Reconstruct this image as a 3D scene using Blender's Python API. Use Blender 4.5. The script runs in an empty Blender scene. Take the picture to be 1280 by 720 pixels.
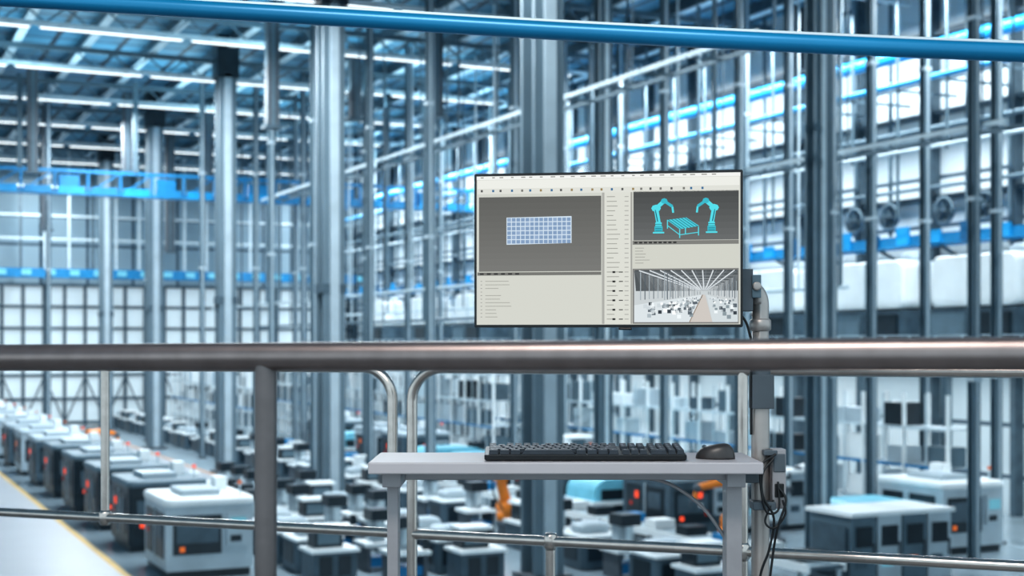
import bpy, math, random
from mathutils import Vector, Matrix
random.seed(7)
C=bpy.context
scene=C.scene
EYE=1.25
AL=math.radians(25.3)
CA,SA=math.cos(AL),math.sin(AL)
FZ=-6.0          # factory floor
CZ=18.6          # ceiling
def hall(t,s,z=0.0): return Vector((t*CA-s*SA, t*SA+s*CA, z))

# ------------------------------------------------------------ materials
def mat(name,col,rough=0.5,metal=0.0,var=0.12,scale=3.0,emis=None,estr=0.0,spec=0.5):
    m=bpy.data.materials.new(name); m.use_nodes=True
    nt=m.node_tree; b=nt.nodes['Principled BSDF']
    b.inputs['Roughness'].default_value=rough
    b.inputs['Metallic'].default_value=metal
    b.inputs['Specular IOR Level'].default_value=spec
    tc=nt.nodes.new('ShaderNodeTexCoord'); nz=nt.nodes.new('ShaderNodeTexNoise')
    nz.inputs['Scale'].default_value=scale; nz.inputs['Detail'].default_value=3
    rp=nt.nodes.new('ShaderNodeValToRGB')
    a=[max(0,c*(1-var)) for c in col]; bb=[min(1,c*(1+var)) for c in col]
    rp.color_ramp.elements[0].position=0.3; rp.color_ramp.elements[1].position=0.7
    rp.color_ramp.elements[0].color=(*a,1); rp.color_ramp.elements[1].color=(*bb,1)
    nt.links.new(tc.outputs['Object'],nz.inputs['Vector'])
    nt.links.new(nz.outputs['Fac'],rp.inputs['Fac'])
    nt.links.new(rp.outputs['Color'],b.inputs['Base Color'])
    if emis:
        b.inputs['Emission Color'].default_value=(*emis,1)
        b.inputs['Emission Strength'].default_value=estr
    return m
def glow(name,col,s=1.0):
    m=bpy.data.materials.new(name); m.use_nodes=True
    nt=m.node_tree; b=nt.nodes['Principled BSDF']
    b.inputs['Base Color'].default_value=(0.01,0.01,0.01,1)
    b.inputs['Roughness'].default_value=0.6
    b.inputs['Specular IOR Level'].default_value=0.1
    b.inputs['Emission Color'].default_value=(*col,1)
    b.inputs['Emission Strength'].default_value=s
    return m
def lin(r,g,b):
    f=lambda c:((c/255+0.055)/1.055)**2.4 if c/255>0.04045 else c/255/12.92
    return (f(r),f(g),f(b))
def panel_mat(name,c1,c2,cm,scale,bw,bh,ms,rough=0.5,rotx='xy'):
    m=bpy.data.materials.new(name); m.use_nodes=True
    nt=m.node_tree; b=nt.nodes['Principled BSDF']; b.inputs['Roughness'].default_value=rough
    tc=nt.nodes.new('ShaderNodeTexCoord')
    br=nt.nodes.new('ShaderNodeTexBrick'); br.offset=0
    br.inputs['Color1'].default_value=(*c1,1); br.inputs['Color2'].default_value=(*c2,1); br.inputs['Mortar'].default_value=(*cm,1)
    br.inputs['Scale'].default_value=scale; br.inputs['Brick Width'].default_value=bw; br.inputs['Row Height'].default_value=bh
    br.inputs['Mortar Size'].default_value=ms
    sep=nt.nodes.new('ShaderNodeSeparateXYZ'); cmb=nt.nodes.new('ShaderNodeCombineXYZ')
    nt.links.new(tc.outputs['Object'],sep.inputs[0])
    ax={'xy':('X','Y'),'xz':('X','Z'),'yz':('Y','Z')}[rotx]
    nt.links.new(sep.outputs[ax[0]],cmb.inputs['X']); nt.links.new(sep.outputs[ax[1]],cmb.inputs['Y'])
    nt.links.new(cmb.outputs[0],br.inputs['Vector']); nt.links.new(br.outputs['Color'],b.inputs['Base Color'])
    return m

M={}
M['rail']=mat('brushed_steel_warm',(0.30,0.25,0.24),0.33,0.85,0.1,30)
M['railp']=mat('brushed_steel_post',(0.20,0.18,0.18),0.4,0.8,0.1,30)
M['rail2']=mat('stainless_steel',(0.60,0.54,0.50),0.2,0.9,0.08,30)
M['arm']=mat('satin_aluminium',(0.46,0.42,0.40),0.38,0.5,0.06,20)
M['dsteel']=mat('dark_grey_steel',(0.11,0.13,0.15),0.5,0.3,0.15,6)
M['gsteel']=mat('grey_painted_steel',(0.115,0.175,0.215),0.5,0.1,0.12,1.5)
M['colf']=mat('column_paint',(0.15,0.21,0.25),0.45,0.1,0.1,0.6)
M['lsteel']=mat('light_painted_steel',(0.56,0.66,0.71),0.45,0.0,0.1,1.5)
M['white']=mat('white_enamel',(0.86,0.90,0.91),0.4,0,0.05,1.0)
M['offw']=mat('grey_white_enamel',(0.44,0.52,0.57),0.4,0,0.1,1.0)
M['dark']=mat('dark_panel',(0.014,0.026,0.036),0.35,0.0,0.2,2)
M['mid']=mat('mid_grey_panel',(0.07,0.11,0.14),0.45,0.0,0.2,2)
M['black']=mat('black_plastic',(0.012,0.013,0.015),0.4,0,0.2,40)
M['key']=mat('key_plastic',(0.035,0.044,0.058),0.45,0,0.2,40)
M['keyl']=mat('key_legend',(0.35,0.36,0.4),0.5,0,0.1,40)
M['mouse']=mat('mouse_plastic',(0.055,0.05,0.05),0.35,0,0.15,40)
M['desk']=mat('desk_laminate',(0.50,0.47,0.49),0.45,0,0.04,8)
M['deskf']=mat('desk_frame_paint',(0.36,0.345,0.36),0.4,0.2,0.05,20)
M['blue']=mat('blue_paint',(0.010,0.22,0.47),0.4,0,0.15,2)
M['bblue']=mat('bright_blue_paint',(0.015,0.34,0.70),0.35,0,0.1,2)
M['pipeb']=mat('blue_pipe_lacquer',(0.007,0.21,0.42),0.3,0.2,0.15,2)
M['dblue']=mat('deep_blue_paint',(0.008,0.10,0.22),0.4,0,0.15,2)
M['lblue']=mat('pale_cyan_cover',(0.20,0.56,0.70),0.35,0,0.1,2)
M['orange']=mat('robot_orange',(0.85,0.25,0.03),0.4,0,0.1,2)
M['redp']=mat('red_label',(0.75,0.05,0.03),0.4,0,0.1,2)
M['yellow']=mat('line_yellow',(0.60,0.40,0.14),0.6,0,0.1,1)
M['brown']=mat('line_brown',(0.42,0.24,0.15),0.6,0,0.1,1)
M['aisle']=mat('aisle_epoxy',(0.38,0.40,0.43),0.35,0,0.05,0.3)
M['floor']=mat('factory_epoxy_floor',(0.31,0.39,0.44),0.22,0,0.15,0.25)
M['slab']=mat('mezzanine_deck',(0.22,0.23,0.24),0.6,0.2,0.1,8)
M['glass']=mat('window_pane',(0.6,0.7,0.74),0.2,0,0.1,0.15,emis=(0.80,0.91,0.96),estr=0.24)
M['ceil']=panel_mat('roof_panels',lin(62,120,148),lin(96,152,178),lin(12,38,54),1,3.7,6.0,0.16,0.5,'xy')
M['wallr']=panel_mat('wall_siding',lin(222,229,232),lin(198,211,217),lin(80,98,112),1,5.0,2.2,0.10,0.5,'yz')
M['wallb']=panel_mat('wall_back_siding',lin(150,172,184),lin(128,154,168),lin(48,72,88),1,4.0,2.5,0.12,0.5,'xz')
M['lamp']=glow('lamp_tube',(0.88,0.97,1.0),2.0)
M['red']=glow('red_lamp',(1.0,0.10,0.04),1.1)
M['org']=glow('amber_lamp',(1.0,0.25,0.06),0.6)
M['cyanl']=glow('cyan_screen',(0.25,0.7,0.9),0.5)

# ------------------------------------------------------------ mesh builder
class MB:
    def __init__(s): s.v=[];s.f=[];s.mi=[];s.sm=[];s.mats=[]
    def m(s,k):
        mt=M[k]
        if mt not in s.mats: s.mats.append(mt)
        return s.mats.index(mt)
    def add(s,vs,fs,k,smooth=False):
        o=len(s.v); s.v+= [tuple(v) for v in vs]; i=s.m(k)
        for f in fs: s.f.append(tuple(o+a for a in f)); s.mi.append(i); s.sm.append(smooth)
    def box(s,c,d,k,rz=0.0,taper=1.0,rx=0.0):
        x,y,z=[a/2 for a in d]
        vs=[Vector(p) for p in [(-x,-y,-z),(x,-y,-z),(x,y,-z),(-x,y,-z),(-x*taper,-y*taper,z),(x*taper,-y*taper,z),(x*taper,y*taper,z),(-x*taper,y*taper,z)]]
        if rx: R=Matrix.Rotation(rx,3,'X'); vs=[R@v for v in vs]
        if rz: R=Matrix.Rotation(rz,3,'Z'); vs=[R@v for v in vs]
        vs=[v+Vector(c) for v in vs]
        s.add(vs,[(0,3,2,1),(4,5,6,7),(0,1,5,4),(1,2,6,5),(2,3,7,6),(3,0,4,7)],k)
    def bx(s,x0,x1,y0,y1,z0,z1,k):
        s.box(((x0+x1)/2,(y0+y1)/2,(z0+z1)/2),(x1-x0,y1-y0,z1-z0),k)
    def rbox(s,c,d,k,r=0.1,n=4,axis='z'):
        ax={'z':(0,1,2),'y':(0,2,1),'x':(1,2,0)}[axis]
        a,b,h=d[ax[0]]/2,d[ax[1]]/2,d[ax[2]]/2
        r=min(r,a*0.99,b*0.99); ring=[]
        for cx,cy,a0 in ((a-r,b-r,0),(-a+r,b-r,90),(-a+r,-b+r,180),(a-r,-b+r,270)):
            for i in range(n+1):
                t=math.radians(a0+90*i/n); ring.append((cx+r*math.cos(t),cy+r*math.sin(t)))
        N=len(ring); vs=[]
        e=min(r*0.35,h*0.5)
        for sc,hh in ((1-e/max(a,b),-h),(1,-h+e),(1,h-e),(1-e/max(a,b),h)):
            for p in ring:
                q=[0,0,0]; q[ax[0]]=c[ax[0]]+p[0]*sc; q[ax[1]]=c[ax[1]]+p[1]*sc; q[ax[2]]=c[ax[2]]+hh; vs.append(q)
        fs=[]
        for l in range(3):
            for i in range(N):
                j=(i+1)%N; fs.append((l*N+i,l*N+j,(l+1)*N+j,(l+1)*N+i))
        fs.append(tuple(range(N-1,-1,-1))); fs.append(tuple(3*N+i for i in range(N)))
        s.add(vs,fs,k)
    def beam(s,p0,p1,w,h,k):
        p0=Vector(p0);p1=Vector(p1);d=p1-p0
        if d.length<1e-6:return
        dn=d.normalized(); up=Vector((0,0,1)) if abs(dn.z)<0.95 else Vector((0,1,0))
        a=dn.cross(up).normalized()*w/2; b=a.cross(dn).normalized()*h/2
        vs=[p0-a-b,p0+a-b,p0+a+b,p0-a+b,p1-a-b,p1+a-b,p1+a+b,p1-a+b]
        s.add(vs,[(0,1,2,3),(7,6,5,4),(0,4,5,1),(1,5,6,2),(2,6,7,3),(3,7,4,0)],k)
    def tube(s,pts,r,k,n=16,cap=True):
        pts=[Vector(p) for p in pts]; N=len(pts)
        rr=r if isinstance(r,(list,tuple)) else [r]*N
        tg=[]
        for i in range(N):
            a=pts[max(0,i-1)];b=pts[min(N-1,i+1)]; tg.append((b-a).normalized())
        up=Vector((0,0,1)) if abs(tg[0].z)<0.9 else Vector((0,1,0))
        nrm=tg[0].cross(up).normalized(); vs=[];fs=[]
        for i in range(N):
            if i: nrm=(nrm-tg[i]*nrm.dot(tg[i])).normalized()
            bi=tg[i].cross(nrm)
            for j in range(n):
                t=2*math.pi*j/n; vs.append(pts[i]+(nrm*math.cos(t)+bi*math.sin(t))*rr[i])
        for i in range(N-1):
            for j in range(n):
                q=(j+1)%n; fs.append((i*n+j,i*n+q,(i+1)*n+q,(i+1)*n+j))
        s.add(vs,fs,k,True)
        if cap:
            s.add(vs[:n],[tuple(range(n-1,-1,-1))],k); s.add(vs[-n:],[tuple(range(n))],k)
    def lathe(s,c,prof,k,n=16,axis='z'):
        vs=[];fs=[]
        for (r,h) in prof:
            for j in range(n):
                t=2*math.pi*j/n; p=(r*math.cos(t),r*math.sin(t),h)
                if axis=='y': p=(p[0],p[2],p[1])
                if axis=='x': p=(p[2],p[0],p[1])
                vs.append((c[0]+p[0],c[1]+p[1],c[2]+p[2]))
        for i in range(len(prof)-1):
            for j in range(n):
                q=(j+1)%n; fs.append((i*n+j,i*n+q,(i+1)*n+q,(i+1)*n+j))
        fs.append(tuple(range(n-1,-1,-1))); o=(len(prof)-1)*n; fs.append(tuple(o+i for i in range(n)))
        s.add(vs,fs,k,True)
    def prism(s,prof,y0,y1,k):
        n=len(prof); vs=[(p[0],y0,p[1]) for p in prof]+[(p[0],y1,p[1]) for p in prof]
        fs=[(i,(i+1)%n,n+(i+1)%n,n+i) for i in range(n)]+[tuple(range(n-1,-1,-1)),tuple(range(n,2*n))]
        s.add(vs,fs,k)
    def mesh(s,name):
        me=bpy.data.meshes.new(name); me.from_pydata(s.v,[],s.f)
        for mt in s.mats: me.materials.append(mt)
        me.polygons.foreach_set('material_index',s.mi); me.polygons.foreach_set('use_smooth',s.sm)
        me.update(); return me
    def obj(s,name,parent=None,loc=(0,0,0),rz=0.0,bevel=0.0):
        return place(s.mesh(name),name,parent,loc,rz,bevel)
def place(me,name,parent=None,loc=(0,0,0),rz=0.0,bevel=0.0,sc=1.0):
    o=bpy.data.objects.new(name,me); scene.collection.objects.link(o)
    o.location=loc; o.rotation_euler=(0,0,rz); o.scale=(sc,sc,sc)
    if parent: o.parent=parent
    if bevel:
        b=o.modifiers.new('bevel','BEVEL'); b.width=bevel; b.segments=2; b.limit_method='ANGLE'
    return o
def empty(name,loc=(0,0,0),rz=0.0):
    o=bpy.data.objects.new(name,None); scene.collection.objects.link(o); o.location=loc; o.rotation_euler=(0,0,rz); return o
def arc(c,a,b,r,n=8):
    c=Vector(c);a=Vector(a);b=Vector(b)
    return [c+a*r*math.cos(math.pi/2*i/n)+b*r*math.sin(math.pi/2*i/n) for i in range(n+1)]
def smooth(pts,n=8):
    P=[Vector(p) for p in pts]; P=[P[0]*2-P[1]]+P+[P[-1]*2-P[-2]]; out=[]
    for i in range(1,len(P)-2):
        for j in range(n):
            t=j/n; a,b,c,d=P[i-1],P[i],P[i+1],P[i+2]
            out.append(0.5*((2*b)+(c-a)*t+(2*a-5*b+4*c-d)*t*t+(3*b-a-3*c+d)*t**3))
    out.append(P[-2]); return out

# ============================================================ FOREGROUND
RW=math.radians(-21.2)
mb=MB(); mb.bx(-7,7,-4.0,4.25,-0.25,0.0,'slab')
for i in range(15): mb.bx(-7+i,-6.96+i,-4.0,4.25,0.0,0.004,'dsteel')
mb.bx(-7,7,4.2,4.3,-0.35,0.12,'lsteel')
mb.obj('mezzanine_floor',rz=RW)

def railpt(x,c,k,z): return Vector((x,c-k*x,z))
mb=MB()
def zr(x): return EYE-0.0148+0.0067*x
mb.tube([railpt(-3.0,1.778,0.368,zr(-3)),railpt(2.2,1.778,0.368,zr(2.2))],0.0190,'rail',24)
for x in (-0.329,-2.2,1.6):
    p=railpt(x,1.778,0.368,zr(x)); mb.tube([p-Vector((0,0,0.006)),(p.x,p.y,0.0)],0.0150,'railp',20)
    mb.lathe((p.x,p.y,0),[(0.05,0),(0.05,0.008),(0.016,0.012)],'railp',16)
mb.obj('handrail')
def rr(x,z): return railpt(x,4.18,0.388,z)
zt=EYE-0.072; zm=EYE-0.574; R=0.016
dirv=Vector((1,-0.388,0)).normalized()
def section(mb,x_end,side,x_far):
    rad=0.10; e=rr(x_end,0); d=dirv*side
    c=Vector((e.x,e.y,zt-rad))+d*rad
    pts=[Vector((e.x,e.y,0.0)),Vector((e.x,e.y,0.5))]+arc(c,-d,Vector((0,0,1)),rad,10)+[rr(x_far,zt)]
    mb.tube(pts,R,'rail2',16)
    mb.tube([rr(x_end,zm),rr(x_far,zm)],R*0.95,'rail2',16)
mb=MB()
section(mb,-0.363,-1,-3.2); section(mb,-0.302,1,2.6)
for x,z0,z1 in ((-1.345,zm,zt),(0.638,0,zt),(0.112,0,zm),(-2.3,0,zt),(1.75,0,zt),(2.4,0,zt)):
    a=rr(x,z0);b=rr(x,z1); mb.tube([a,b],R*0.92,'rail2',14)
    p=rr(x,zm); mb.lathe((p.x,p.y,zm-0.025),[(0.015,0),(0.02,0.008),(0.02,0.042),(0.015,0.05)],'rail2',14)
for x in (-0.363,-0.302,0.638,0.112,-2.3,1.75,2.4):
    p=rr(x,0); mb.lathe((p.x,p.y,0),[(0.05,0),(0.05,0.008),(0.016,0.012)],'rail2',14)
mb.obj('guard_railing')

# ---- overhead blue pipe above the mezzanine
mb=MB()
P=smooth([(-2.0,2.95,EYE+0.762),(-1.2,2.86,EYE+0.705),(-0.4,2.72,EYE+0.628),(0.2,2.62,EYE+0.570),(0.93,2.52,EYE+0.515),(1.9,2.45,EYE+0.473)],10)
mb.tube(P,0.0168,'pipeb',20)
mb.tube([p+Vector((0,0.012,0.019)) for p in P],0.0055,'lsteel',10)
for p in (P[0],P[-1]):
    mb.tube([p,(p.x,p.y,0.0)],0.02,'dblue',16); mb.lathe((p.x,p.y,0),[(0.06,0),(0.06,0.01),(0.02,0.014)],'dblue',16)
mb.obj('overhead_blue_pipe')

# ---- desk
desk=empty('computer_desk',(0.1135,3.14,0))
mb=MB(); mb.box((0,0,0.9875),(0.835,0.28,0.025),'desk'); mb.obj('desk_top',desk,bevel=0.003)
mb=MB()
mb.box((0.02,-0.05,0.965),(0.73,0.03,0.018),'deskf'); mb.box((0.02,0.09,0.965),(0.73,0.03,0.018),'deskf')
for x,wd in ((-0.372,0.024),(0.368,0.034)):
    mb.box((x,0.02,0.957),(0.04,0.22,0.03),'deskf')
    mb.box((x,-0.03,0.49),(wd,0.06,0.93),'deskf')
    mb.box((x,0,0.018),(0.06,0.42,0.035),'deskf')
mb.box((0.0,0.0,0.33),(0.72,0.02,0.06),'deskf')
mb.obj('desk_frame',desk,bevel=0.002)

# ---- keyboard
kb=empty('computer_keyboard',(0.157,3.095,1.0045),0.0); kb.rotation_euler=(math.radians(4.0),0,0)
W,Dp=0.432,0.132
mb=MB(); mb.rbox((0,0,0.008),(W,Dp,0.012),'black',r=0.006); mb.box((0,0.05,0.0),(0.38,0.012,0.008),'black'); mb.obj('case',kb)
mb=MB(); u=0.0187
def key(x,y,w,h=1,t=0.009):
    mb.box((-W/2+0.008+(x+w/2)*u, Dp/2-0.012-(y+h/2)*u,0.014+t/2),(w*u-0.0028,h*u-0.0028,t),'key',taper=0.86)
    mb.box((-W/2+0.008+(x+w/2)*u-0.002, Dp/2-0.012-(y+h/2)*u+0.002,0.014+t+0.0001),(0.004,0.004,0.0003),'keyl')
for i in [0,2,3,4,5,6.5,7.5,8.5,9.5,11,12,13,14]: key(i,0,1,0.8)
rows=[[1]*13+[2],[1.5]+[1]*12+[1.5],[1.75]+[1]*11+[2.25],[2.25]+[1]*10+[2.75],[1.25,1.25,1.25,6.25,1.25,1.25,1.25,1.25]]
for r,row_ in enumerate(rows):
    x=0
    for w in row_: key(x,1+r,w); x+=w
for x in (15.25,16.25,17.25):
    key(x,0,1,0.8);key(x,1,1);key(x,2,1);key(x,5,1)
key(16.25,4,1)
for x in (18.5,19.5,20.5,21.5):
    key(x,0,1,0.8)
    for y in (1,2,3,4): key(x,y,1)
key(18.5,5,2);key(20.5,5,1);key(21.5,5,1)
mb.obj('keys',kb)

# ---- mouse
me=MB(); nu,nv=14,20; vs=[];fs=[]
for i in range(nu+1):
    ph=(math.pi/2)*i/nu
    for j in range(nv):
        th=2*math.pi*j/nv
        x=0.0435*math.cos(th)*math.cos(ph)**0.55; y=0.029*math.sin(th)*math.cos(ph)**0.6
        z=0.031*math.sin(ph)*(1-0.25*(x/0.0435)); vs.append((x,y,z))
for i in range(nu):
    for j in range(nv):
        q=(j+1)%nv; fs.append((i*nv+j,i*nv+q,(i+1)*nv+q,(i+1)*nv+j))
fs.append(tuple(range(nv-1,-1,-1)))
me.add(vs,fs,'mouse',True)
me.box((0.0,0,0.001),(0.07,0.045,0.002),'black')
me.lathe((0.024,0,0.024),[(0.004,-0.003),(0.0055,-0.002),(0.0055,0.002),(0.004,0.003)],'mid',12,'y')
me.obj('computer_mouse',loc=(0.443,3.10,1.0006),rz=math.radians(160))

# ---- monitor
mon=empty('computer_monitor',(0.2055,3.08,EYE+0.2045),math.radians(-8))
mb=MB(); MW,MH=0.582,0.337
mb.rbox((0,0.006,0),(MW,0.014,MH),'black',r=0.004,axis='y')
mb.obj('bezel',mon)
mb=MB()
mb.box((0.0,0.026,0.0),(0.40,0.03,0.22),'black'); mb.box((0.03,0.046,-0.03),(0.12,0.012,0.12),'dsteel')
mb.box((0.04,0.0,-MH/2-0.003),(0.03,0.01,0.006),'black')
mb.obj('back_housing',mon,bevel=0.004)
SW,SH=0.571,0.325
def ui(c,s=0.90):
    k='ui_%d_%d_%d'%c
    if k not in M: M[k]=glow(k,lin(*c),s)
    return k
mb=MB()
def pt(px,py,l):
    return ((px-596)/328.0*SW-SW/2, -0.0016-0.00022*l, SH/2-(py-213)/191.5*SH)
def poly(ps,c,l): mb.add([pt(x,y,l) for x,y in ps],[tuple(range(len(ps)-1,-1,-1))] ,ui(c))
def rect(x0,y0,x1,y1,c,l=1): poly([(x0,y0),(x1,y0),(x1,y1),(x0,y1)],c,l)
def line(x0,y0,x1,y1,w,c,l=3):
    d=Vector((x1-x0,y1-y0)); 
    if d.length<1e-4:return
    n=Vector((-d.y,d.x)).normalized()*w/2
    poly([(x0+n.x,y0+n.y),(x1+n.x,y1+n.y),(x1-n.x,y1-n.y),(x0-n.x,y0-n.y)],c,l)
rect(596,213,924,404.5,(202,204,196),0)
rect(596,213,924,217.5,(232,233,230)); rect(597,218,923,229,(226,227,221)); rect(597,229,923,236,(214,215,208))
for i in range(24):
    x=602+i*12.5+random.uniform(-2,2); rect(x,214.2,x+random.uniform(3,7),215.6,(150,150,145),2)
    if random.random()<0.75: rect(x,230.5,x+2.6,233.5,random.choice([(90,90,90),(60,110,150),(150,130,90),(120,120,115)]),2)
for i in range(12):
    g=100+int(i*2.0); y0=240+i*8
    rect(599,y0,753,min(y0+8,336),(g,g,g-3),1)
rect(597,337,753,341,(120,120,116),1)
for i in range(6): rect(600+i*9,338,605+i*9,340,(60,60,60),2)
poly([(634,266.5),(716,265.5),(716,300),(634,301.5)],(204,218,230),2)
for r in range(6):
    for c in range(14):
        x=635+c*5.78; y=267.3+r*5.65; rect(x,y,x+4.7,y+4.5,(132,156,186) if (r+c)%5 else (146,168,196),3)
rect(597,342,753,403.5,(205,206,198),1)
for i in range(11):
    y=348+i*4.6
    if i!=3: rect(607,y,607+random.uniform(10,34),y+0.8,(160,160,153),2)
    rect(601,y,603,y+0.8,(145,145,140),2)
rect(754,236,757,403.5,(170,170,165),1); rect(757,236,789.5,403.5,(212,213,205),1)
for i in range(27):
    y=241+i*6.0; rect(760,y,760+random.uniform(8,17),y+0.9,(150,150,144),2)
    rect(782,y,787,y+1.1,(170,170,165),2)
    if i>15 and i%2==0: rect(767,y-0.6,770.5,y+1.8,(40,40,40),3)
    if i>15 and i%2==0: rect(775,y,780,y+1.2,(60,60,60),3)
rect(789.5,236,791.5,403.5,(160,160,155),1)
for i in range(8):
    g=78+i*4; y0=235+i*8; rect(793,y0,922,min(y0+8,297.5),(g,g+2,g+2),1)
rect(792,298,922,303,(128,128,124),1)
for i in range(9): rect(794+i*6,299.5,798+i*6,301.5,(50,50,50),2)
cy=(88,214,226); cy2=(60,180,196)
def robot(x,flip,y=288):
    f=-1 if flip else 1
    rect(x-7,y-1,x+7,y+1,cy,4); rect(x-5,y-8,x+5,y-1.5,cy2,3); rect(x-4,y-13,x+4,y-7,cy,4)
    for k in range(4): rect(x-4,y-11+k*2.6,x+4,y-10.2+k*2.6,(40,120,135),5)
    line(x,y-12,x+f*-3,y-30,5.5,cy,4); line(x-1*f,y-14,x+f*-4,y-29,1.2,(30,90,105),5)
    line(x-3*f,y-31,x+7*f,y-40,5,cy,4); line(x+7*f,y-40,x+17*f,y-33,3.6,cy2,5); line(x+17*f,y-33,x+18*f,y-25,2.4,cy,4)
    poly([(x-3*f+6*math.cos(a*math.pi/4),y-31+4.6*math.sin(a*math.pi/4)) for a in range(8)],cy,5)
    poly([(x+7*f+4.2*math.cos(a*math.pi/4),y-40+3.6*math.sin(a*math.pi/4)) for a in range(8)],cy2,6)
robot(824,False); robot(889,True)
poly([(834,272),(858,269),(874,280),(850,284)],(80,200,214),3)
for k in range(6): line(836+k*4,271.7-k*0.5,852+k*4,283.6-k*0.6,0.7,(30,100,115),4)
for x,y in ((835,272),(850,284),(873,281),(857,279)): line(x,y,x,y+11,1.2,cy,3)
line(835,279,850,291,1,cy,3); line(850,291,873,288,1,cy,3)
rect(792,304,922,333,(202,203,194),1)
for i in range(6): rect(795,307+i*3.8,795+random.uniform(10,32),307.8+i*3.8,(158,158,152),2)
# factory photograph shown on screen
rect(792,333.5,922,403.5,(130,130,128),1)
rect(794,336,921,401.5,(196,202,204),2)
vx,vy=880,366
for i in range(9):
    g=84+i*15; f0=1-i*0.1
    poly([(max(794,vx-100*f0),max(336,vy-34*f0)),(min(921,vx+60*f0),max(336,vy-34*f0)),(min(921,vx+50*f0),vy-4),(max(794,vx-84*f0),vy-4)],(g,g+5,g+8),3)
for k in range(10): 
    x=800+k*13; line(x,336,vx+(x-vx)*0.12,vy-5,1.4,(214,220,224),5); line(x+4,336,vx+(x+4-vx)*0.12,vy-5,0.6,(120,128,134),5)
for k in range(7):
    f=0.84**k; line(max(795,vx-86*f),vy-30*f,min(921,vx+50*f),vy-30*f,0.7,(40,48,54),4)
poly([(794,401.5),(794,380),(vx-3,vy+1),(862,401.5)],(212,219,222),4)
poly([(vx+3,vy+1),(921,378),(921,401.5),(890,401.5)],(204,212,215),4)
poly([(862,401.5),(vx-2,vy+1),(vx+1,vy+1),(890,401.5)],(200,194,188),5)
line(862,401.5,vx-2,vy+1,0.9,(130,110,90),6)
for k in range(170):
    f=random.uniform(0.08,1)**0.8; x=vx+random.choice([-1,-1,1])*random.uniform(0.2,1.0)*84*f
    if 797<x<918:
        y=vy+2+f*30*random.uniform(0.5,1); h=f*5; w=f*5; rect(max(794,x-w/2),max(340,y-h),min(920,x+w/2),min(401,y),random.choice([(246,248,248),(232,238,240),(96,106,114),(140,152,158),(60,68,76),(200,208,212),(172,182,188)]),7)
for k in range(14):
    f=0.93-0.064*k
    for sx in (-1,-0.62,0.6,0.85):
        x=vx+sx*84*f
        if 796<x<919: line(x,max(337,vy-30*f),x,vy+8*f,max(0.5,1.3*f),(88,98,106) if k%2 else (160,170,176),6)
mb.obj('screen',mon)

# ---- monitor stand pole with arm
arm=empty('monitor_arm_stand',(0.550,3.15,0))
mb=MB()
zt=EYE+0.130
mb.tube([(0,0,0.0),(0,0,EYE-0.05)],0.0200,'arm',24)
pts=[Vector((0,0,EYE-0.05)),Vector((0,0,zt-0.042))]+arc((-0.042,0,zt-0.042),(1,0,0),(0,0,1),0.042,10)+[Vector((-0.10,0.0,zt)),Vector((-0.28,0.0,zt))]
mb.tube(pts,0.0190,'arm',20)
mb.lathe((0,0,EYE+0.028),[(0.0195,0),(0.024,0.004),(0.024,0.024),(0.0195,0.028)],'arm',20)
mb.lathe((0,0,EYE-0.10),[(0.0195,0),(0.0225,0.004),(0.0225,0.05),(0.0195,0.054)],'dsteel',20)
mb.lathe((0,0,0),[(0.10,0),(0.10,0.012),(0.03,0.02)],'dsteel',28)
mb.obj('pole',arm)
mb=MB()
mb.box((-0.036,-0.012,zt-0.012),(0.026,0.06,0.092),'dsteel'); mb.box((-0.016,-0.020,zt-0.004),(0.020,0.052,0.050),'gsteel')
mb.box((-0.29,0.006,zt),(0.05,0.03,0.09),'dsteel'); mb.lathe((-0.016,-0.048,zt-0.004),[(0.008,-0.004),(0.010,-0.002),(0.010,0.004)],'arm',12,'y')
mb.box((0.002,-0.002,EYE-0.105),(0.048,0.05,0.075),'dsteel')
mb.box((-0.04,-0.005,0.955),(0.08,0.05,0.02),'dsteel')
mb.obj('clamps',arm,bevel=0.004)
mb=MB()
mb.box((0.034,-0.02,EYE-0.295),(0.030,0.045,0.13),'deskf'); mb.box((0.034,-0.043,EYE-0.26),(0.026,0.004,0.04),'dsteel')
mb.box((0.034,-0.043,EYE-0.32),(0.020,0.006,0.03),'black'); mb.box((0.015,-0.02,EYE-0.238),(0.03,0.05,0.012),'dsteel')
mb.box((0.0,-0.03,EYE-0.353),(0.05,0.05,0.018),'dsteel')
mb.obj('connector_box',arm,bevel=0.003)
mb=MB()
def cab(ps,r,k='black'): mb.tube(smooth(ps,8),r,k,8)
cab([(0.02,-0.05,EYE-0.25),(-0.005,-0.06,EYE-0.28),(-0.005,-0.06,EYE-0.33),(0.02,-0.055,EYE-0.38),(0.01,-0.05,EYE-0.45),(-0.01,-0.045,EYE-0.52),(-0.02,-0.04,EYE-0.7),(-0.02,-0.03,0.04)],0.0028)
cab([(0.03,-0.05,EYE-0.31),(0.045,-0.06,EYE-0.34),(0.03,-0.06,EYE-0.39),(0.02,-0.05,EYE-0.45),(0.005,-0.045,EYE-0.6),(0.0,-0.04,EYE-0.8),(0.05,-0.03,0.04)],0.0028)
cab([(0.025,-0.05,EYE-0.24),(-0.01,-0.06,EYE-0.27),(0.0,-0.06,EYE-0.36),(0.03,-0.055,EYE-0.36),(0.03,-0.05,EYE-0.30)],0.0025)
cab([(0.04,-0.05,EYE-0.34),(0.045,-0.055,EYE-0.37),(0.02,-0.06,EYE-0.40),(0.0,-0.06,EYE-0.385),(0.02,-0.05,EYE-0.34)],0.0025)
cab([(-0.09,-0.01,EYE+0.09),(-0.045,-0.03,EYE+0.06),(-0.028,-0.03,EYE+0.02),(-0.024,-0.02,EYE-0.02),(-0.022,-0.01,EYE-0.2)],0.003)
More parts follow.
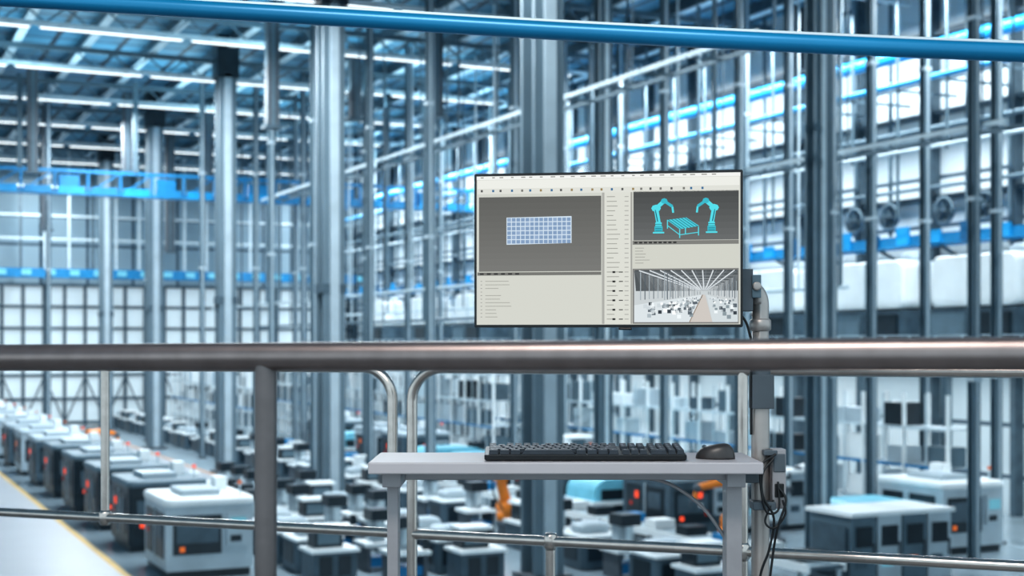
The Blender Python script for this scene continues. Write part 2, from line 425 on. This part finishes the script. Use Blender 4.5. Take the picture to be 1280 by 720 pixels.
cab([(-0.26,0.0,0.955),(-0.20,-0.01,0.94),(-0.13,-0.02,0.89),(-0.075,-0.03,0.81),(-0.06,-0.03,0.76),(-0.10,-0.02,0.72)],0.004,'deskf')
mb.obj('cables',arm)

# ============================================================ HALL SHELL
mb=MB(); mb.bx(-60,46,-5,132,FZ-0.3,FZ,'floor')
mb.obj('floor',rz=AL)
mb=MB(); z=FZ+0.004
mb.bx(2.0,8.0,20,130,FZ,z,'aisle'); mb.bx(8.0,8.25,20,130,FZ,z+0.004,'yellow'); mb.bx(1.8,2.0,20,130,FZ,z+0.004,'yellow')
mb.bx(13.0,18.6,66,130,FZ,z,'aisle'); mb.bx(12.7,13.0,66,130,FZ,z+0.004,'brown'); mb.bx(18.6,18.9,66,130,FZ,z+0.004,'brown')
mb.obj('floor_marking',rz=AL)
mb=MB(); mb.bx(-60,46,-5,132,CZ,CZ+0.3,'ceil'); mb.obj('ceiling',rz=AL)
mb=MB(); mb.bx(45,45.4,-5,132,FZ,CZ,'wallr'); mb.obj('wall_right',rz=AL)
mb=MB(); mb.bx(-60,46,131,131.4,FZ,CZ,'wallb'); mb.obj('wall_back',rz=AL)

mb=MB(); mb.bx(-10,44.5,130.9,130.98,FZ,EYE+5.3,'glass')
x=-10
while x<44.6:
    mb.bx(x-0.13,x+0.13,130.6,130.9,FZ,EYE+5.3,'mid'); x+=1.75
for zz in (FZ+0.3,FZ+2.4,FZ+4.5,FZ+6.6,EYE+1.4,EYE+3.3,EYE+5.2): mb.bx(-10,44.5,130.65,130.9,zz-0.12,zz+0.12,'mid')
x=-10
while x<43:
    mb.beam((x,130.55,FZ+0.3),(x+1.75,130.55,FZ+4.4),0.12,0.12,'mid'); mb.beam((x+3.5,130.55,FZ+0.3),(x+1.75,130.55,FZ+4.4),0.12,0.12,'mid'); x+=3.5
mb.obj('window_1',rz=AL)
mb=MB()
mb.bx(-10,44,127.5,128.5,EYE+5.7,EYE+6.5,'blue')
for i in range(28): mb.bx(-10+i*2,-9.2+i*2,127.4,127.5,EYE+5.9,EYE+6.4,'lblue')
for i in range(28):
    x=-10+i*2; mb.bx(x-0.1,x+0.1,128,128.2,EYE+6.5,CZ-0.7,'lsteel' if i%3 else 'mid')
for zz in (EYE+9,EYE+11,EYE+13.5): mb.bx(-10,44,128.0,128.3,zz,zz+0.18,'lsteel')
mb.obj('cable_tray',rz=AL)

# ---- right wall framing, trays, pipes, upper deck
mb=MB()
for i in range(27):
    y=i*5; mb.bx(44.5,45,y-0.14,y+0.14,FZ,CZ,'mid')
for zz in (EYE+6.6,EYE+10.4,EYE+14): mb.bx(44.6,45,0,131,zz-0.1,zz+0.1,'mid')
for i in range(52): mb.bx(44.3,44.45,i*2.5-0.06,i*2.5+0.06,EYE+5.0,CZ,'gsteel')
mb.obj('trim_1',rz=AL)
mb=MB()
mb.bx(42.6,44.0,15,130,EYE+4.3,EYE+4.45,'bblue'); mb.bx(42.5,42.6,15,130,EYE+4.3,EYE+4.75,'blue')
for i in range(58): mb.bx(42.38,42.5,15+i*2,15.8+i*2,EYE+4.35,EYE+(5.15 if i%2 else 4.9),'dblue' if i%3==0 else 'bblue')
for i in range(29): mb.beam((43.3,16+i*4,EYE+4.3),(44.9,16+i*4,EYE+3.6),0.12,0.12,'gsteel')
mb.obj('cable_tray',rz=AL)
mb=MB()
for (t,zz,r,k) in ((41,EYE+11.1,0.13,'bblue'),(41.9,EYE+12.6,0.30,'bblue'),(41,EYE+8.2,0.08,'lsteel'),(43,EYE+9.4,0.12,'gsteel'),(43.5,EYE+6.9,0.09,'gsteel')):
    mb.tube([(t,10,zz),(t,130,zz)],r,k,12)
for i in range(40):
    mb.bx(40.7,44.3,12+i*3,12.1+i*3,EYE+10.8,EYE+10.9,'gsteel')
    mb.bx(40.95,41.05,12+i*3,12.1+i*3,EYE+(5.4 if i%3==0 else 8.0),CZ-0.7,'gsteel')
mb.obj('overhead_pipework',rz=AL)
mb=MB()
mb.bx(39,44.9,18,130,EYE-0.9,EYE-0.55,'lsteel')
mb.bx(38.9,39,18,130,EYE-1.2,EYE-0.5,'white')
for i in range(75):
    y=18+i*1.5; mb.bx(39.0,39.06,y,y+0.06,EYE-0.55,EYE+0.35,'lsteel')
mb.bx(38.98,39.08,18,130,EYE+0.3,EYE+0.36,'lsteel')
for i in range(23): mb.bx(39.1,39.4,18+i*5,18.3+i*5,FZ,EYE-0.9,'gsteel')
for i in range(22): mb.bx(41.4,41.5,18.5+i*5,22+i*5,EYE-1.05,EYE-0.98,'lamp'); mb.bx(41.42,41.48,20+i*5,20.1+i*5,EYE-0.98,EYE-0.9,'gsteel')  # lamp fixtures invented to go with the added under-deck fill
mb.obj('upper_deck',rz=AL)
mbu=MB()
mbu.bx(-1.6,1.6,-2.4,2.4,0,2.0,'mid'); mbu.bx(-1.75,-1.6,-2.2,-0.2,0.15,1.8,'dark'); mbu.bx(-1.75,-1.6,0.2,2.2,0.15,1.8,'gsteel')
mbu.rbox((0,0,3.1),(3.0,4.8,2.1),'white',r=0.35,axis='x'); mbu.bx(-1.55,-1.5,-0.06,0.06,2.1,4.1,'offw')
mbu.lathe((0,-1.2,4.1),[(0.5,0),(0.5,0.35),(0.3,0.45)],'offw',14)
ume=mbu.mesh('insulated_air_unit')
for s_ in (30,36.5,43.5,50,58,66,75,84,94,104,114): place(ume,'insulated_air_unit',None,hall(42.4,s_,EYE-0.55),AL)
mbf=MB()
mbf.lathe((0,0,0),[(0.95,0),(1.05,-0.25),(0.85,-0.3),(0.8,-0.05)],'gsteel',24,'x')
mbf.lathe((-0.02,0,0),[(0.82,0),(0.82,-0.02)],'dark',24,'x')
for b in range(6):
    a=b*math.pi/3; mbf.beam((-0.12,0.15*math.cos(a),0.15*math.sin(a)),(-0.12,0.75*math.cos(a+0.2),0.75*math.sin(a+0.2)),0.24,0.04,'gsteel')
mbf.lathe((-0.05,0,0),[(0.2,0),(0.16,-0.15)],'mid',12,'x')
fme=mbf.mesh('wall_fan')
for s_ in (46.2,48.7,52.3,54.8): place(fme,'wall_fan',None,hall(44.25,s_,EYE+5.9),AL,sc=0.62)

# ---- columns
def hcol(mb,t,s,w,z0,z1,k='gsteel'):
    f=w*0.16
    mb.bx(t-w/2,t+w/2,s-w/2,s-w/2+f,z0,z1,k); mb.bx(t-w/2,t+w/2,s+w/2-f,s+w/2,z0,z1,k)
    mb.bx(t-f/2,t+f/2,s-w/2+f,s+w/2-f,z0,z1,k)
CH=CZ-FZ
mbc=MB(); hcol(mbc,0,0,1.0,0,CH,'colf')
mbc.bx(-0.7,0.7,-0.7,0.7,0,0.15,'dsteel'); mbc.bx(-0.2,0.2,-0.62,-0.5,0.15,CH-2.2,'offw')
mbc.bx(-0.62,0.62,-0.62,0.62,CH-2.4,CH,'dark'); mbc.bx(-0.55,0.55,-0.55,0.55,9.5,9.9,'mid')
cme=mbc.mesh('steel_column')
for s_ in (39.5,60.5,79.5,99.5,119.5): place(cme,'steel_column',None,hall(19.7,s_,FZ),AL)
mbc=MB(); hcol(mbc,0,0,0.62,0,CH); mbc.bx(-0.5,0.5,-0.5,0.5,0,0.12,'dsteel'); mbc.bx(-0.08,0.08,-0.38,-0.31,0.12,CH,'lsteel')
cme2=mbc.mesh('steel_column')
for t_,s_ in ((30,54.2),(30,39.2)): place(cme2,'steel_column',None,hall(t_,s_,FZ),AL)
mbc=MB(); hcol(mbc,0,0,0.30,0,CH,'gsteel'); mbc.bx(-0.25,0.25,-0.25,0.25,0,0.1,'dsteel')
mbc.bx(-0.04,0.04,-0.19,-0.15,0.1,CH,'offw')
for z_ in (6,12,18): mbc.bx(-0.18,0.18,-0.2,0.18,z_,z_+0.15,'offw')
cme3=mbc.mesh('steel_post')
for t_,s_ in ((32,52.4),(34,49.7),(36,49),(33,42.3),(36,43.7),(38.65,43.7),(34.1,36.2),(38,39.2),(24,59.5),(24,67.4),(30,77.7),(21,74.7),(24,89),(28,59),(28,93.7),(23.6,93),(36.3,70),(36.3,88),
    (26.8,66),(26.8,76),(26.8,88),(20.8,66.5),(20.8,90),(20.8,108),(12.2,96),(32,66),(38.65,56),(38.65,68),(29.7,97)):
    place(cme3,'steel_post',None,hall(t_,s_,FZ),AL)
# compressed-air headers with thin droppers from the roof
mb=MB()
for t,zz,s0,k in ((29.0,EYE+3.0,60,'lsteel'),(33.3,EYE+1.5,50,'gsteel'),(38.3,EYE+2.4,48,'lsteel')):
    mb.tube([(t,s0,zz),(t,122,zz)],0.09,k,8)
    s=s0+0.5; i=0
    while s<122:
        mb.tube([(t,s,zz),(t,s,CZ-0.7)],0.06 if i%3 else 0.1,['gsteel','lsteel','mid'][i%3],8); s+=[2.9,4.4,3.7][i%3]; i+=1
mb.obj('compressed_air_pipework',rz=AL)

# ---- roof trusses with light lines
mbt=MB(); L0,L1=-6,44.2
mbt.bx(L0,L1,-0.12,0.12,-1.0,-0.72,'gsteel'); mbt.bx(L0,L1,-0.1,0.1,-1.9,-1.72,'lsteel')
x=L0
while x<L1-1.9:
    mbt.beam((x,0,-0.95),(x+1.0,0,-1.78),0.09,0.09,'gsteel'); mbt.beam((x+1,0,-1.78),(x+2,0,-0.95),0.09,0.09,'gsteel'); x+=2
x=L0
while x<L1-7:
    mbt.bx(x,x+7.0,-0.62,-0.5,-2.12,-2.05,'lsteel'); mbt.tube([(x+0.1,-0.56,-2.15),(x+6.9,-0.56,-2.15)],0.045,'lamp',8)
    for q in (1,6): mbt.bx(x+q,x+q+0.05,-0.58,0.0,-2.05,-2.0,'gsteel'); mbt.bx(x+q,x+q+0.05,-0.05,0.0,-2.05,-1.7,'gsteel')
    x+=7.3
tme=mbt.mesh('roof_truss')
for i in range(10): place(tme,'roof_truss',None,hall(0,30+i*10.5,CZ),AL)
mb=MB()
for i in range(14):
    t=-6+i*3.7; mb.bx(t-0.1,t+0.1,15,130.8,CZ-0.62,CZ-0.01,'mid'); mb.bx(t-0.22,t+0.22,15,130.8,CZ-0.70,CZ-0.62,'lsteel')
mb.obj('roof_purlin',rz=AL)

# ---- blue crane bridge across the hall
mb=MB()
zb=EYE+9.3
mb.bx(-6,44.2,91.5,92.5,zb,zb+0.16,'blue'); mb.bx(-6,44.2,91.9,92.1,zb+1.4,zb+1.6,'blue')
x=-6; i=0
while x<43:
    mb.bx(x,x+0.14,91.9,92.1,zb,zb+1.5,'blue')
    if i%3==0: mb.bx(x+0.3,x+1.5,91.7,92.3,zb+0.3,zb+1.2,'blue')
    else: mb.beam((x,92,zb+0.1),(x+2,92,zb+1.45),0.12,0.1,'blue')
    mb.bx(x+0.2,x+1.8,91.45,91.5,zb+0.0,zb+0.5,'bblue' if i%2 else 'blue')
    x+=2; i+=1
for t in (-4,3,10,17,26,34,42): mb.bx(t-0.15,t+0.15,91.9,92.1,zb+1.5,CZ-0.7,'gsteel')
mb.obj('crane_bridge',rz=AL)
# ---- suspended conveyor frame
mb=MB()
for t,zz in ((25.3,EYE+9.2),(35.0,EYE+7.2)):
    mb.bx(t-0.7,t-0.62,35,90,zz,zz+0.16,'lsteel'); mb.bx(t+0.62,t+0.7,35,90,zz,zz+0.16,'gsteel')
    for j in range(19):
        s=36+j*2.9; mb.bx(t-0.7,t+0.7,s,s+0.1,zz,zz+0.08,'gsteel')
        if j%3==0:
            mb.bx(t-0.7,t-0.65,s,s+0.05,zz,CZ-0.7,'gsteel'); mb.bx(t+0.65,t+0.7,s,s+0.05,zz,CZ-0.7,'gsteel')
mb.obj('suspended_conveyor',rz=AL)
mb=MB()
for t,s,z0 in ((10.4,89,EYE+10.3),(17.2,96,EYE+11.5),(13,103.5,EYE+8),(25.8,75,EYE+12.5),(27,84,EYE+11),(23.0,98,EYE+10),(14,112,EYE+9),(28.2,69,EYE+12),(31,96,EYE+9),(22.5,108,EYE+7),(19.7,70,EYE+11)):
    mb.bx(t-0.3,t+0.3,s-0.3,s+0.3,z0,CZ-0.7,'dsteel'); mb.bx(t-0.45,t+0.45,s-0.45,s+0.45,z0-0.15,z0,'mid')
    mb.bx(t-0.08,t+0.08,s-0.34,s-0.3,z0,CZ-0.7,'gsteel')
mb.obj('roof_hanger',rz=AL)

# ---- storage racking
def rack(mb,t0,t1,s0,s1,z1,pitch=2.4):
    s=s0
    while s<=s1:
        for t in (t0,t1): mb.bx(t-0.06,t+0.06,s-0.06,s+0.06,FZ,z1,'white')
        mb.bx(t0-0.02,t0+0.02,s+pitch/2-0.03,s+pitch/2+0.03,FZ,z1,'lsteel')
        s+=pitch
    z=FZ+1.2; lv=0
    while z<z1-0.3:
        for t in (t0,t1): mb.bx(t-0.05,t+0.05,s0,s1,z-0.1,z,'lsteel' if lv!=1 else 'blue')
        mb.bx(t0,t1,s0,s1,z-0.04,z,'offw')
        s=s0+0.2
        while s<s1-pitch:
            if random.random()<0.7:
                w=random.uniform(0.8,2.0); h=random.uniform(0.5,1.1); mb.bx(t0+0.15,t1-0.15,s,s+w,z,z+h,random.choice(['white','white','gsteel','offw','mid','lsteel','dark','offw']))
            s+=pitch
        z+=1.45; lv+=1
mb=MB(); rack(mb,37,38.2,40.6,126,EYE-1.9); mb.obj('storage_rack',rz=AL)
mb=MB(); rack(mb,32.9,34.1,72,126,EYE-1.0,2.0); mb.obj('storage_rack',rz=AL)
mb=MB(); rack(mb,26.5,27.5,98,126,EYE-2.0,2.0); mb.obj('storage_rack',rz=AL)

# ============================================================ MACHINES
def machine(body,roof,lampk,dark='dark'):
    m=MB(); w,d,h=2.7,3.4,2.5
    m.bx(-w/2+0.08,w/2-0.08,-d/2+0.08,d/2-0.08,0,0.25,'dark')
    m.box((0,0,1.25),(w,d,2.0),body)
    m.rbox((0,0,2.36),(w+0.15,d+0.15,0.24),roof,r=0.25)
    m.bx(-0.7,0.5,-0.9,0.9,2.48,2.66,'offw'); m.bx(0.7,1.1,0.6,1.3,2.48,2.9,'white')
    m.bx(-w/2+0.2,0.35,-d/2-0.03,-d/2,0.75,1.95,dark); m.bx(-w/2+0.3,0.25,-d/2-0.045,-d/2-0.03,1.1,1.8,'mid')
    m.bx(0.5,w/2-0.15,-d/2-0.12,-d/2,1.0,2.0,'offw'); m.bx(0.6,w/2-0.25,-d/2-0.14,-d/2-0.12,1.5,1.85,'cyanl' if lampk!='red' else 'mid')
    m.bx(0.6,w/2-0.4,-d/2-0.14,-d/2-0.12,1.1,1.3,'dark')
    m.bx(-w/2-0.03,-w/2,-1.3,0.1,0.6,2.0,dark); m.bx(-w/2-0.03,-w/2,0.35,1.4,0.6,2.0,dark)
    m.bx(-w/2-0.05,-w/2-0.03,-1.1,-0.2,1.2,1.8,'mid')
    m.bx(-w/2-0.06,-w/2-0.03,0.5,0.7,1.5,1.75,lampk); m.bx(-w/2-0.06,-w/2-0.03,0.95,1.1,1.2,1.35,'redp')
    m.bx(-w/2-0.06,-w/2,-0.02,0.03,0.5,2.1,'lsteel')
    m.bx(-0.95,-0.8,-d/2-0.06,-d/2,0.85,1.0,lampk)
    if lampk=='red':
        m.bx(-0.2,0.0,-d/2-0.06,-d/2,1.65,1.85,'red'); m.bx(-0.2,0.0,-d/2-0.06,-d/2,1.3,1.45,'white'); m.bx(0.12,0.25,-d/2-0.06,-d/2,1.0,1.15,'redp')
    m.tube([(1.0,-1.4,2.48),(1.0,-1.4,2.85)],0.03,'lsteel',8); m.tube([(1.0,-1.4,2.85),(1.0,-1.4,2.95)],0.06,lampk,8)
    return m.mesh('machining_center')
mA=machine('mid','offw','red'); mBm=machine('white','white','org'); mC=machine('offw','offw','org'); mD=machine('dark','gsteel','red'); mE=machine('offw','white','org')
m=MB(); m.bx(-0.7,0.7,-0.6,0.6,0,0.9,'mid'); m.bx(-0.78,0.78,-0.68,0.68,0.9,1.0,'white'); m.bx(-0.5,0.4,-0.1,0.6,1.0,1.55,'dark'); m.bx(-0.6,0.5,-0.2,0.65,1.55,1.66,'white')
m.bx(-0.4,0.3,-0.12,-0.1,1.1,1.45,'gsteel'); m.bx(-0.5,-0.1,-0.62,-0.6,0.2,0.8,'dark'); m.bx(0.1,0.5,-0.62,-0.6,0.2,0.8,'dark')
wsA=m.mesh('inspection_workstation')
m=MB(); m.rbox((0,0,0.5),(1.6,1.7,1.0),'mid',r=0.15); m.rbox((0,0,1.05),(1.64,1.74,0.12),'white',r=0.15); m.rbox((0,0.1,1.25),(1.1,1.0,0.35),'offw',r=0.25); m.bx(-0.6,0.2,-0.88,-0.85,0.3,0.85,'dark'); m.bx(0.3,0.6,-0.88,-0.85,0.6,0.85,'offw'); m.bx(-0.82,-0.8,-0.5,0.5,0.3,0.9,'dark')
wsB=m.mesh('inspection_workstation')
m=MB()
for x in (-0.5,0.5): m.bx(x-0.06,x+0.06,-0.5,0.5,0,0.8,'dsteel')
m.bx(-0.65,0.65,-0.6,0.6,0.8,0.92,'white'); m.bx(-0.25,0.25,0.1,0.5,0.92,1.9,'offw'); m.bx(-0.35,0.35,-0.3,0.5,1.6,1.95,'dark'); m.bx(-0.1,0.1,-0.25,-0.1,1.1,1.6,'lsteel'); m.bx(-0.5,0.5,-0.4,0.4,0.15,0.45,'blue'); m.bx(0.4,0.6,-0.5,-0.4,0.95,1.3,'dark')
wsC=m.mesh('drill_press')
m=MB(); m.bx(-1.7,1.7,-1.3,1.3,0,0.9,'dark'); m.bx(-1.8,1.8,-1.4,1.4,0.9,1.05,'white')
pr=[(-1.6,1.05)]+[(-1.6+0.6-0.6*math.cos(a*math.pi/10),1.3+0.6*math.sin(a*math.pi/10)) for a in range(6)]+[(1.0+0.6*math.sin(a*math.pi/10),1.3+0.6*math.cos(a*math.pi/10)) for a in range(6)]+[(1.6,1.05)]
m.prism(pr,-1.2,1.2,'lblue'); m.bx(-1.3,-0.2,-1.25,-1.2,1.1,1.5,'dark'); m.bx(0.2,1.2,-1.25,-1.2,1.1,1.5,'white')
for x in (-1.3,0,1.3): m.bx(x-0.3,x+0.3,-1.34,-1.3,0.2,0.75,'gsteel')
prs=m.mesh('hooded_press')
m=MB(); m.bx(-1.9,1.9,-1.1,1.1,0,0.2,'dark'); 
for i in range(4):
    x=-1.42+i*0.95; m.bx(x-0.44,x+0.44,-1.0,1.0,0.2,2.2,'offw' if i%2 else 'gsteel'); m.bx(x-0.3,x+0.3,-1.03,-1.0,1.3,1.9,'dark'); m.bx(x-0.3,x+0.1,-1.03,-1.0,0.7,0.95,'cyanl' if i==1 else ('org' if i==2 else 'mid')); m.bx(x+0.33,x+0.37,-1.06,-1.0,0.9,1.4,'dsteel')
m.bx(-1.95,1.95,-1.1,1.1,2.2,2.32,'white'); m.bx(-1.95,-1.9,-0.8,0.8,0.5,1.9,'mid')
cab_=m.mesh('electrical_cabinet')
def robotmesh(k):
    m=MB()
    m.lathe((0,0,0),[(0.55,0),(0.55,0.12),(0.38,0.16),(0.36,0.5),(0.42,0.55),(0.42,0.75)],'dsteel',20)
    m.lathe((0,0,0.75),[(0.40,0),(0.40,0.2),(0.3,0.35)],k,20)
    m.box((0,0.0,1.1),(0.5,0.6,0.45),k)
    m.lathe((0,-0.32,1.2),[(0.3,-0.08),(0.32,0),(0.32,0.6),(0.3,0.7)],k,18,'y')
    m.tube([(0,0,1.2),(-0.15,0,1.8),(-0.30,0,2.35)],[0.24,0.2,0.19],k,14)
    m.lathe((-0.30,-0.26,2.4),[(0.24,-0.04),(0.26,0),(0.26,0.5),(0.24,0.54)],k,18,'y')
    m.tube([(-0.45,0,2.4),(0.3,0,2.55),(1.1,0,2.35)],[0.2,0.16,0.11],k,14)
    m.lathe((1.1,-0.14,2.33),[(0.13,0),(0.14,0.02),(0.14,0.26),(0.13,0.28)],'dsteel',14,'y')
    m.tube([(1.12,0,2.3),(1.2,0,1.95)],[0.09,0.08],k,12)
    m.box((1.21,0,1.88),(0.32,0.2,0.08),'dsteel'); m.box((1.08,0,1.75),(0.05,0.12,0.2),'dsteel'); m.box((1.34,0,1.75),(0.05,0.12,0.2),'dsteel')
    m.tube(smooth([(-0.3,-0.3,1.2),(-0.65,-0.2,1.8),(-0.5,0,2.6),(0.2,0,2.8),(0.9,0,2.5)],5),0.035,'black',8)
    return m.mesh('industrial_robot_arm')
rO=robotmesh('orange'); rW=robotmesh('white')
m=MB(); m.bx(-0.6,0.6,-3,3,0.78,0.86,'mid'); m.bx(-0.68,-0.6,-3,3,0.7,0.95,'white'); m.bx(0.6,0.68,-3,3,0.7,0.95,'white')
for i in range(4):
    for x in (-0.6,0.6): m.bx(x-0.05,x+0.05,-2.8+i*1.85,-2.7+i*1.85,0,0.75,'lsteel')
for i in range(14): m.tube([(-0.58,-2.8+i*0.43,0.87),(0.58,-2.8+i*0.43,0.87)],0.05,'lsteel',8)
for i in range(3): m.box((0.0,-2+i*2,1.07),(0.8,0.7,0.3),['dark','white','blue'][i])
cv=m.mesh('roller_conveyor')

def vis(t,s,lim=0.46,ymin=37):
    p=hall(t,s); return p.y>ymin and abs(p.x/p.y)<lim
def row(t,s0,s1,step,choices,names,jit=0.0,skip=0.0,avoid=()):
    s=s0
    while s<s1:
        if vis(t,s) and random.random()>=skip and not any(a-1.6<s<a+1.6 for a in avoid):
            k=random.randrange(len(choices)); place(choices[k],names[k],None,hall(t+random.uniform(-jit,jit),s,FZ),AL)
        s+=step
MC='machining_center'; WS='inspection_workstation'; DP='drill_press'
seq=[mE,mD,mD,mD,mD,mA,mC,mA,mC,mBm,mA,mBm]
for i,k in enumerate(seq): place(k,MC,None,hall(10.4,45.6+i*6.4,FZ),AL)
row(0.0,60,126,6.9,[mBm,mC],[MC]*2)
row(13.7,42,64,2.2,[wsA,wsB,wsC],[WS,WS,DP],0.1,0.0)
row(15.7,41,64,2.2,[wsA,wsC,wsC],[WS,DP,DP],0.05,0.05)
row(17.7,40,58,2.2,[wsB,wsC,wsA],[WS,DP,WS],0.05,0.05)
row(22.2,34,126,2.3,[wsA,wsB,wsC],[WS,WS,DP],0.05,0.0,avoid=(47.6,))
row(25.6,36,96,6.2,[cv],['roller_conveyor'])
row(28.7,64,91,4.6,[mBm,mC,prs,mA],[MC,MC,'hooded_press',MC])
row(35.0,53.5,68,4.8,[prs,mA,cab_],['hooded_press',MC,'electrical_cabinet'])
row(31.2,60,94,2.6,[wsB,wsA,wsC],[WS,WS,DP],0.0,0.05,avoid=(77.7,66))
for t,s,me_,n in ((28.5,34.2,cab_,'electrical_cabinet'),(28.4,45.6,mA,MC),(32.2,39.0,prs,'hooded_press'),(32.4,46.5,cab_,'electrical_cabinet'),(28.4,50.3,prs,'hooded_press'),(28.6,56.0,mC,MC),(35.5,39.4,mE,MC)):
    place(me_,n,None,hall(t,s,FZ),AL)
for t,s,me_,a in ((22.3,47.6,rO,0),(27.4,40.6,rO,150),(30.9,43.2,rW,20),(35.2,45.8,rW,180),(31.2,50.2,rW,120),(12.5,79.0,rO,0)):
    place(me_,'industrial_robot_arm',None,hall(t,s,FZ),AL+math.radians(a))

# ============================================================ LIGHT
w=bpy.data.worlds.new('World'); scene.world=w; w.use_nodes=True
bg=w.node_tree.nodes['Background']; bg.inputs['Color'].default_value=(0.71,0.90,1.0,1); bg.inputs['Strength'].default_value=1.0
def area(name,loc,rot,sx,sy,e,col):
    l=bpy.data.lights.new(name,'AREA'); l.shape='RECTANGLE'; l.size=sx; l.size_y=sy; l.energy=e; l.color=col
    o=bpy.data.objects.new(name,l); scene.collection.objects.link(o); o.location=loc; o.rotation_euler=rot; return o
for t in (15.5,39.8):
    area('roof_light_strip',hall(t,80,CZ-2.6),(0,0,AL),0.7,95,18500,(0.88,0.96,1.0))
for t in (7.5,30.9):
    area('roof_fill_light',hall(t,80,CZ-3.4),(math.radians(180),0,-AL),0.5,95,3000,(0.55,0.87,1.0))  # upward fill, added only to brighten the ceiling
area('under_deck_fill_light',hall(41.45,75,EYE-1.1),(0,0,AL),0.12,100,3200,(0.92,0.98,1.0))  # fill light added to lift the dark area beneath the deck
area('mezzanine_lamp',(-0.8,0.6,4.2),(math.radians(18),math.radians(-8),0),2.0,0.6,80,(1.0,0.90,0.83))

# ============================================================ CAMERA
cam=bpy.data.cameras.new('camera'); co=bpy.data.objects.new('camera',cam); scene.collection.objects.link(co)
co.location=(0,0,EYE); co.rotation_euler=(math.radians(90),0,0)
cam.lens=50; cam.sensor_width=36; cam.shift_y=70/1280; cam.clip_end=500; cam.clip_start=0.05
cam.dof.use_dof=True; cam.dof.focus_distance=3.05; cam.dof.aperture_fstop=4.8
scene.camera=co
scene.view_settings.view_transform='Standard'
try: scene.view_settings.look='Medium High Contrast'
except Exception: scene.view_settings.look='None'
scene.view_settings.exposure=0.05
